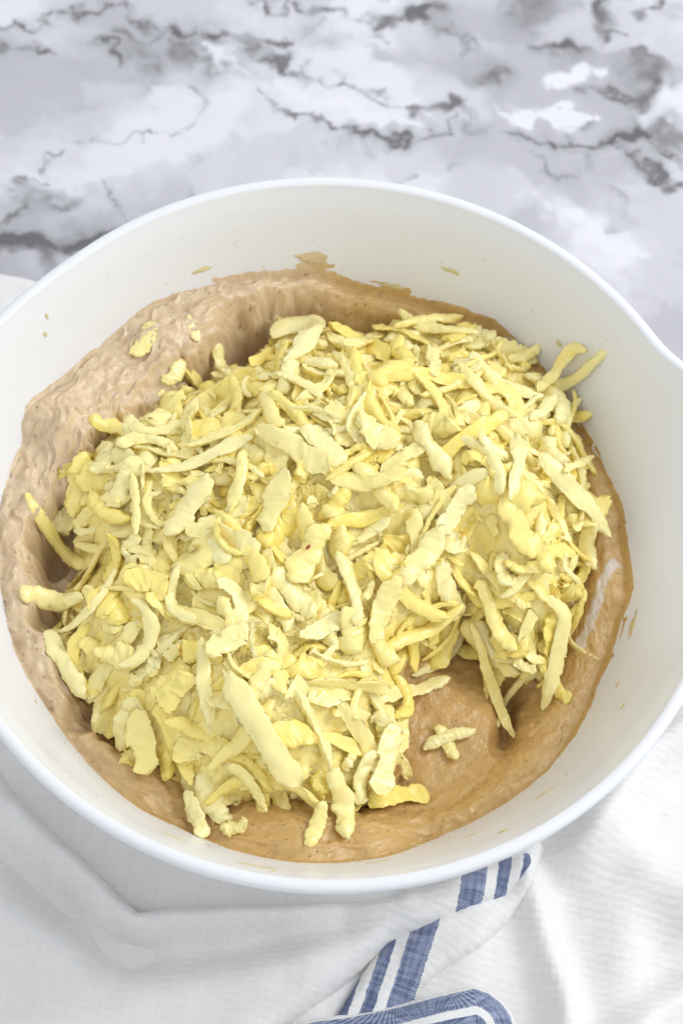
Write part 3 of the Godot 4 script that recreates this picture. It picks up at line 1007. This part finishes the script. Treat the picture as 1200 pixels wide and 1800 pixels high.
# ---------------------------------------------------------------- the towel
func stripe_texture() -> Image:                     # 0.2 m square, stripes run along v
	var s := 1024
	var img := Image.create(s, s / 4, false, Image.FORMAT_RGB8)
	var blur := noise(8, 0.03, 3)
	for y in s / 4:
		for x in s:
			var mm := x * 200.0 / s
			var my := y * 200.0 / s
			var edge := 0.35 * blur.get_noise_2d(x * 0.2, y * 1.5)
			var blue := 0.0
			for b: Array in BANDS:
				if mm + edge > b[0] and mm + edge < b[1]:
					blue = b[2]
			# plain weave, a thread about 0.55 mm
			var warp := sin(mm * TAU / 1.05)
			var weft := sin(my * TAU / 1.05)
			var over := 0.5 + 0.5 * signf(warp * weft) * sqrt(absf(warp * weft))
			var slub := blur.get_noise_2d(x * 3.0, y * 0.25) * 0.5 + blur.get_noise_2d(x * 0.25 + 900, y * 3.0) * 0.5
			var white := Color(0.915, 0.912, 0.90) * (1.0 - 0.035 * over + 0.03 * slub)
			var navy := Color(0.19, 0.235, 0.37).lerp(Color(0.76, 0.79, 0.86), clampf(over * 0.9 + 0.10 + 0.6 * slub, 0, 1) * (1.15 - blue))
			img.set_pixel(x, y, white.lerp(navy, 1.0 if blue > 0 else 0.0))
	return img

const BANDS := [[150.0, 159.0, 0.2], [163.0, 167.5, 0.35], [171.5, 177.0, 0.55], [181.0, 185.5, 0.75], [189.0, 198.0, 0.85]]

func towel_material() -> StandardMaterial3D:
	var mat := StandardMaterial3D.new()
	mat.albedo_texture = ImageTexture.create_from_image(stripe_texture())
	mat.roughness = 0.92
	mat.metallic_specular = 0.2
	mat.rim_enabled = true
	mat.rim = 0.25
	mat.rim_tint = 0.4
	var s := 256
	var bump := Image.create(s, s, false, Image.FORMAT_RGB8)
	var slub := noise(18, 0.05, 4)
	for y in s:
		for x in s:
			var a := sin(x * TAU / 16.0) * sin(y * TAU / 16.0)
			var h := clampf(0.5 + 0.28 * a + 0.5 * slub.get_noise_2d(x, y), 0, 1)
			bump.set_pixel(x, y, Color(h, h, h))
	bump.bump_map_to_normal_map(3.0)
	mat.normal_enabled = true
	mat.normal_scale = 0.35
	mat.normal_texture = ImageTexture.create_from_image(bump)
	mat.uv1_triplanar = false
	return mat

func under_bowl(p: Vector2) -> float:                # 1 where the bowl stands on the cloth
	return 1.0 - smooth(0.066, 0.086, p.length())

func room_under_bowl(p: Vector2) -> float:           # highest the cloth may rise below the bowl's outer face
	var r := p.length() - 0.0045
	if r < 0.066:
		return 0.0030
	if r > 0.142:
		return 1.0
	return maxf(0.0030, wall_y(minf(r, 0.1365)) - 0.0060)

func base_y(p: Vector2) -> float:
	var x := p.x * 1000
	var z := p.y * 1000
	var soft := n_soft.get_noise_2d(x * 0.9 + 80, z * 0.5) * 0.007
	var y := 0.006 + soft
	for f: Array in BASE_FOLDS:
		var d := to_line(f[0], p)
		y += 1.25 * f[1] * exp(-pow(d / f[2], 2.0))
	y += n_soft.get_noise_2d(x * 3.0, z * 2.0) * 0.0009
	y = lerpf(y, 0.0030, under_bowl(p))
	return clampf(y, 0.0026, room_under_bowl(p))

func upper_y(p: Vector2, d: float) -> float:         # the cloth that lies folded over in front
	var y := base_y(p) + 0.006
	for f: Array in UPPER_FOLDS:
		var dd := to_line(f[0], p)
		y += 1.15 * f[1] * exp(-pow(dd / f[2], 2.0))
	y += n_soft.get_noise_2d(p.x * 2600, p.y * 2600 + 50) * 0.0010
	return y

# a sheet of cloth that ends in a rounded fold along its outline
func cloth(called: String, outline: PackedVector2Array, step: float, height: Callable, uvs: Callable, lip: float, thick: float, mat: Material, parent: Node3D) -> void:
	var lo := Vector2(9, 9)
	var hi := -lo
	for p in outline:
		lo = lo.min(p)
		hi = hi.max(p)
	lo -= Vector2(step, step) * 2
	hi += Vector2(step, step) * 2
	var cols := int((hi.x - lo.x) / step) + 1
	var rows := int((hi.y - lo.y) / step) + 1
	var v := PackedVector3Array()
	var uv := PackedVector2Array()
	var keep := PackedByteArray()
	for i in rows:
		for k in cols:
			var p := lo + Vector2(k, i) * step
			var d := inside(outline, p)
			# pull the vertices just outside onto the outline for a clean edge
			if d < 0.0 and d > -step * 1.5:
				var g := Vector2(inside(outline, p + Vector2(step * 0.2, 0)) - d, inside(outline, p + Vector2(0, step * 0.2)) - d)
				if g.length() > 0:
					p += g.normalized() * (-d)
				d = 0.0
			keep.append(1 if d >= 0.0 else 0)
			if d < 0.0:
				v.append(Vector3(p.x, 0, p.y))
				uv.append(Vector2.ZERO)
				continue
			var t := clampf(d / lip, 0.0, 1.0)
			var round_ := sqrt(1.0 - (1.0 - t) * (1.0 - t))
			var top: float = height.call(p, d)
			v.append(Vector3(p.x, maxf(0.0014, top - thick * (1.0 - round_)), p.y))
			uv.append(uvs.call(p, d) / 0.2 * Vector2(1, 4))
	put(called, surface(v, grid_index(rows, cols, false, keep), null, uv), mat, parent)

func make_towel() -> void:
	var o := Node3D.new()
	o.name = "kitchen_towel"
	add_child(o)
	tag(o, "white cotton kitchen towel with navy blue stripes bunched under and before the bowl", "towel")
	var mat := towel_material()
	cloth("lower_layer", BASE_EDGE, 0.0022, func(p, _d): return base_y(p), func(p, _d): return Vector2(0.004 + pingpong(p.x + 0.4, 0.14), p.y), 0.002, 0.001, mat, o)
	cloth("middle_fold", MIDDLE_EDGE, 0.0009, func(p, d): return base_y(p) + 0.007 + 0.003 * smooth(0.0, 0.02, d), func(p, _d): return Vector2(absf((p - MIDDLE_AT).dot(MIDDLE_ACROSS) + 0.150), (p - MIDDLE_AT).dot(Vector2(-MIDDLE_ACROSS.y, MIDDLE_ACROSS.x))), 0.005, 0.007, mat, o)
	cloth("striped_fold", LOOP_EDGE, 0.0009, func(p, d): return base_y(p) + 0.010 + 0.005 * smooth(0.0, 0.012, d) - 0.007 * smooth(0.016, 0.026, d), func(p, d): return Vector2(0.1462 + minf(d * 1.35, 0.05), atan2(p.y - 0.16, p.x - 0.05) * 0.02), 0.005, 0.010, mat, o)
	cloth("upper_fold", UPPER_EDGE, 0.0012, upper_y, func(p, _d): return Vector2(absf((p - UPPER_AT).dot(UPPER_ACROSS) + 0.150), (p - UPPER_AT).dot(Vector2(-UPPER_ACROSS.y, UPPER_ACROSS.x))), 0.007, 0.012, mat, o)

var HOLLOWS := [[Vector2(-0.1032, 0.0041), 0.006, 0.009], [Vector2(-0.1000, 0.0347), 0.005, 0.01], [Vector2(-0.0387, -0.0926), 0.009, 0.013], [Vector2(-0.0829, 0.0709), 0.006, 0.009], [Vector2(-0.0467, -0.0542), 0.0055, 0.01], [Vector2(0.0196, -0.0955), 0.004, 0.008]]
var LOBES := [[line_of([-1.48, -4.30, 0.32, -3.00]), 0.022, 0.007], [line_of([5.43, -2.47, 3.87, 0.47, 2.37, 3.30]), 0.012, 0.01], [line_of([5.70, -0.84, 5.39, 2.16]), 0.009, -0.007], [line_of([-2.64, 6.53, -0.84, 9.10]), 0.014, 0.009], [line_of([-4.80, 2.99, -6.48, 6.19]), 0.01, -0.008], [line_of([-5.05, -5.73, -3.61, -4.12]), 0.008, -0.008], [line_of([0.89, -7.50, 3.48, -8.24]), 0.01, -0.006], [line_of([1.27, 8.32, 1.74, 6.39]), 0.008, -0.008]]
var SMEAR := [[0, 0.0040], [20, 0.0030], [50, 0.0030], [62, 0.0050], [88, 0.0050], [95, 0.0060], [99, 0.0090], [103, 0.0050], [112, 0.0030], [140, 0.0015], [200, 0.0010], [250, 0.0040], [270, 0.0030], [285, 0.0040], [300, 0.0010], [340, 0.0040]]
var SCOOP := Vector2(0.0519, 0.0735)
var FLAP := Vector2(0.0471, 0.0406)
var SKIN := Vector2(-0.0056, 0.0132)
var CLEFT := line_of([7.28, 4.27, 7.40, 5.16, 7.18, 6.29])
var SCRAPE := line_of([10.80, -1.11, 10.46, -0.34, 10.20, 0.94, 9.70, 2.20])
var BASE_EDGE := line_of([-32, -18.6, -15.4, -15.9, -13.56, -15.6, -10, -15.0, 6, -10, 16, -3, 32, 0, 32, 32, -32, 32])
var UPPER_EDGE := line_of([-14.74, 4.08, -10.63, 8.43, -7.69, 10.72, -5.93, 12.33, -4.74, 11.90, -1.66, 11.44, 3.52, 10.83, 8.71, 8.49, 8.93, 8.91, 8.63, 9.73, 7.71, 10.83, 5.65, 11.79, 3.41, 12.68, 1.67, 14.52, -0.61, 16.50, -2.44, 18.49, -5.76, 20.64, -13.51, 21.20])
var MIDDLE_EDGE := line_of([1.03, 16.67, 2.49, 13.71, 3.63, 11.72, 8.82, 7.83, 9.10, 8.70, 8.55, 10.27, 7.84, 11.51, 6.82, 12.59, 5.59, 13.39, 4.69, 14.16, 3.68, 16.48])
var LOOP_EDGE := line_of([6.79, 17.90, 7.37, 17.66, 7.86, 17.26, 8.20, 16.73, 8.37, 16.13, 8.35, 15.51, 8.13, 14.94, 7.73, 14.46, 7.20, 14.14, 6.59, 14.00, 0.62, 15.72, 0.04, 15.97, -0.43, 16.38, -0.74, 16.91, -0.88, 17.50, -0.81, 18.10, 2.07, 19.90, 7.07, 19.55])
var UPPER_AT := Vector2(0.0580, 0.1119)
var UPPER_ACROSS := Vector2(0.9936, 0.1128)
var MIDDLE_AT := Vector2(0.0516, 0.1203)
var MIDDLE_ACROSS := Vector2(-0.9662, -0.2577)
var MARKS := [["near the hooked shred on the crown", Vector2(-0.0080, -0.0637)], ["between the two long side by side shreds and the batter bank", Vector2(-0.0700, -0.0254)], ["round the widest flake on the crown", Vector2(-0.0143, -0.0330)], ["round the shred with red skin", Vector2(-0.0057, 0.0118)], ["above the front ridge on the pouring lip side", Vector2(0.0579, -0.0102)], ["on the far slope of the crown", Vector2(0.0347, -0.0541)], ["above the largest rounded shred", Vector2(-0.0312, 0.0531)], ["on the crown facing the batter hollow", Vector2(-0.0625, 0.0227)], ["on the front ridge above the scooped batter", Vector2(0.0162, 0.0448)]]
var BASE_FOLDS := [[line_of([8.47, 9.72, 9.16, 12.07, 9.84, 14.14, 10.19, 17.19]), 0.01, 0.007], [line_of([14.75, 3.02, 12.94, 4.70, 11.38, 7.25, 10.30, 8.69]), 0.012, 0.009], [line_of([11.39, 8.05, 12.92, 8.94, 14.85, 10.34]), 0.007, 0.012], [line_of([14.80, 13.46, 13.31, 14.71, 11.84, 16.26]), 0.01, 0.008], [line_of([11.83, 10.78, 12.26, 13.33, 11.84, 16.06]), 0.005, 0.014], [line_of([-19.83, -12.85, -16.15, -11.44, -14.37, -9.33]), 0.008, 0.012]]
var UPPER_FOLDS := [[line_of([-5.93, 12.49, -4.10, 12.14, -0.18, 11.69, 3.55, 11.09]), 0.005, 0.007], [line_of([-6.99, 13.99, -2.54, 13.24, 1.52, 12.09]), -0.006, 0.008], [line_of([-5.40, 15.30, -1.42, 14.19, 3.20, 12.28, 7.71, 9.92]), 0.007, 0.012], [line_of([-13.08, 11.93, -10.22, 12.98, -7.75, 14.45]), 0.007, 0.012], [line_of([-12.65, 9.30, -9.81, 11.47, -7.73, 13.00, -5.97, 13.91]), -0.007, 0.006], [line_of([-10.62, 8.70, -7.69, 10.88, -5.91, 12.65]), 0.005, 0.007], [line_of([-10.24, 17.06, -6.27, 16.57, -2.23, 16.48]), 0.004, 0.015]]

# ---------------------------------------------------------------- everything
func _ready() -> void:
	# camera
	var cam := Camera3D.new()
	cam.name = "camera"
	cam.fov = 30.0
	cam.near = 0.02
	cam.far = 20.0
	var pitch := 1.1040522
	var roll := 0.07425121
	var fwd := Vector3(0, -sin(pitch), -cos(pitch))
	var right := Vector3(1, 0, 0)
	var up := right.cross(fwd)
	cam.transform = Transform3D(Basis(right * cos(roll) + up * sin(roll), up * cos(roll) - right * sin(roll), -fwd), Vector3(0.00442, 0.59779 + RIM, 0.30526))
	add_child(cam)
	cam.current = true
	# surroundings: the even pale light of the room
	var env := Environment.new()
	env.background_mode = Environment.BG_COLOR
	env.background_color = Color(0.95, 0.962, 0.985)
	env.background_energy_multiplier = 0.90
	env.tonemap_mode = Environment.TONE_MAPPER_LINEAR
	env.tonemap_exposure = 1.0
	env.sdfgi_enabled = true
	env.ssao_enabled = true
	env.ssil_enabled = true
	var we := WorldEnvironment.new()
	we.name = "surroundings"
	we.environment = env
	var lens := CameraAttributesPhysical.new()
	lens.frustum_focal_length = 67.0
	lens.frustum_focus_distance = 0.665
	lens.exposure_aperture = 13.0
	we.camera_attributes = lens
	add_child(we)
	# the window beside the counter
	var win := AreaLight3D.new()
	win.name = "window_light"
	win.area_size = Vector2(0.9, 0.9)
	win.light_energy = 1.3
	win.light_color = Color(0.985, 0.99, 1.0)
	win.area_range = 8.0
	win.shadow_enabled = true
	add_child(win)
	win.look_at_from_position(Vector3(1.05, 1.05, -0.35), Vector3(0, 0.08, 0.0))

	n_fine = noise(1, 0.16, 3)
	n_mid = noise(2, 0.11, 3)
	n_broad = noise(3, 0.045, 3)
	n_stroke = noise(4, 0.30, 3)
	n_warp = noise(6, 0.06, 2)
	n_soft = noise(10, 0.016, 1)
	n_ridge = noise(9, 1.0, 2, true)
	n_ridge.fractal_gain = 0.4
	for k in 1402:
		wall_at.append(lookup(WALL, k * 0.0001))
	heap_edge = line_of([-2.85, -9.09, -2.22, -9.61, -1.02, -10.14, 0.99, -10.21, 3.42, -10.96, 5.46, -10.53, 7.61, -9.61, 9.22, -8.11, 9.78, -5.60, 10.15, -3.16, 10.02, -0.87, 9.19, 1.66, 8.37, 3.69, 7.12, 3.79, 6.03, 2.51, 4.95, 1.91, 4.55, 2.95, 3.24, 3.95, 3.02, 5.74, 3.43, 7.66, 2.22, 9.44, 0.45, 10.00, -1.15, 10.12, -3.10, 10.58, -4.84, 9.61, -6.62, 8.70, -7.99, 7.09, -9.57, 5.20, -9.57, 3.18, -9.22, 1.07, -10.37, -1.08, -10.41, -2.65, -9.26, -4.68, -7.73, -5.82, -6.12, -6.80, -4.51, -7.74])
	prepare()
	var t0 := Time.get_ticks_msec()
	make_counter()
	print("counter ", Time.get_ticks_msec() - t0)
	make_towel()
	print("towel ", Time.get_ticks_msec() - t0)
	make_bowl()
	make_batter()
	print("batter ", Time.get_ticks_msec() - t0)
	make_apple()
	print("apple ", Time.get_ticks_msec() - t0)
	make_drips()
	print("all ", Time.get_ticks_msec() - t0)
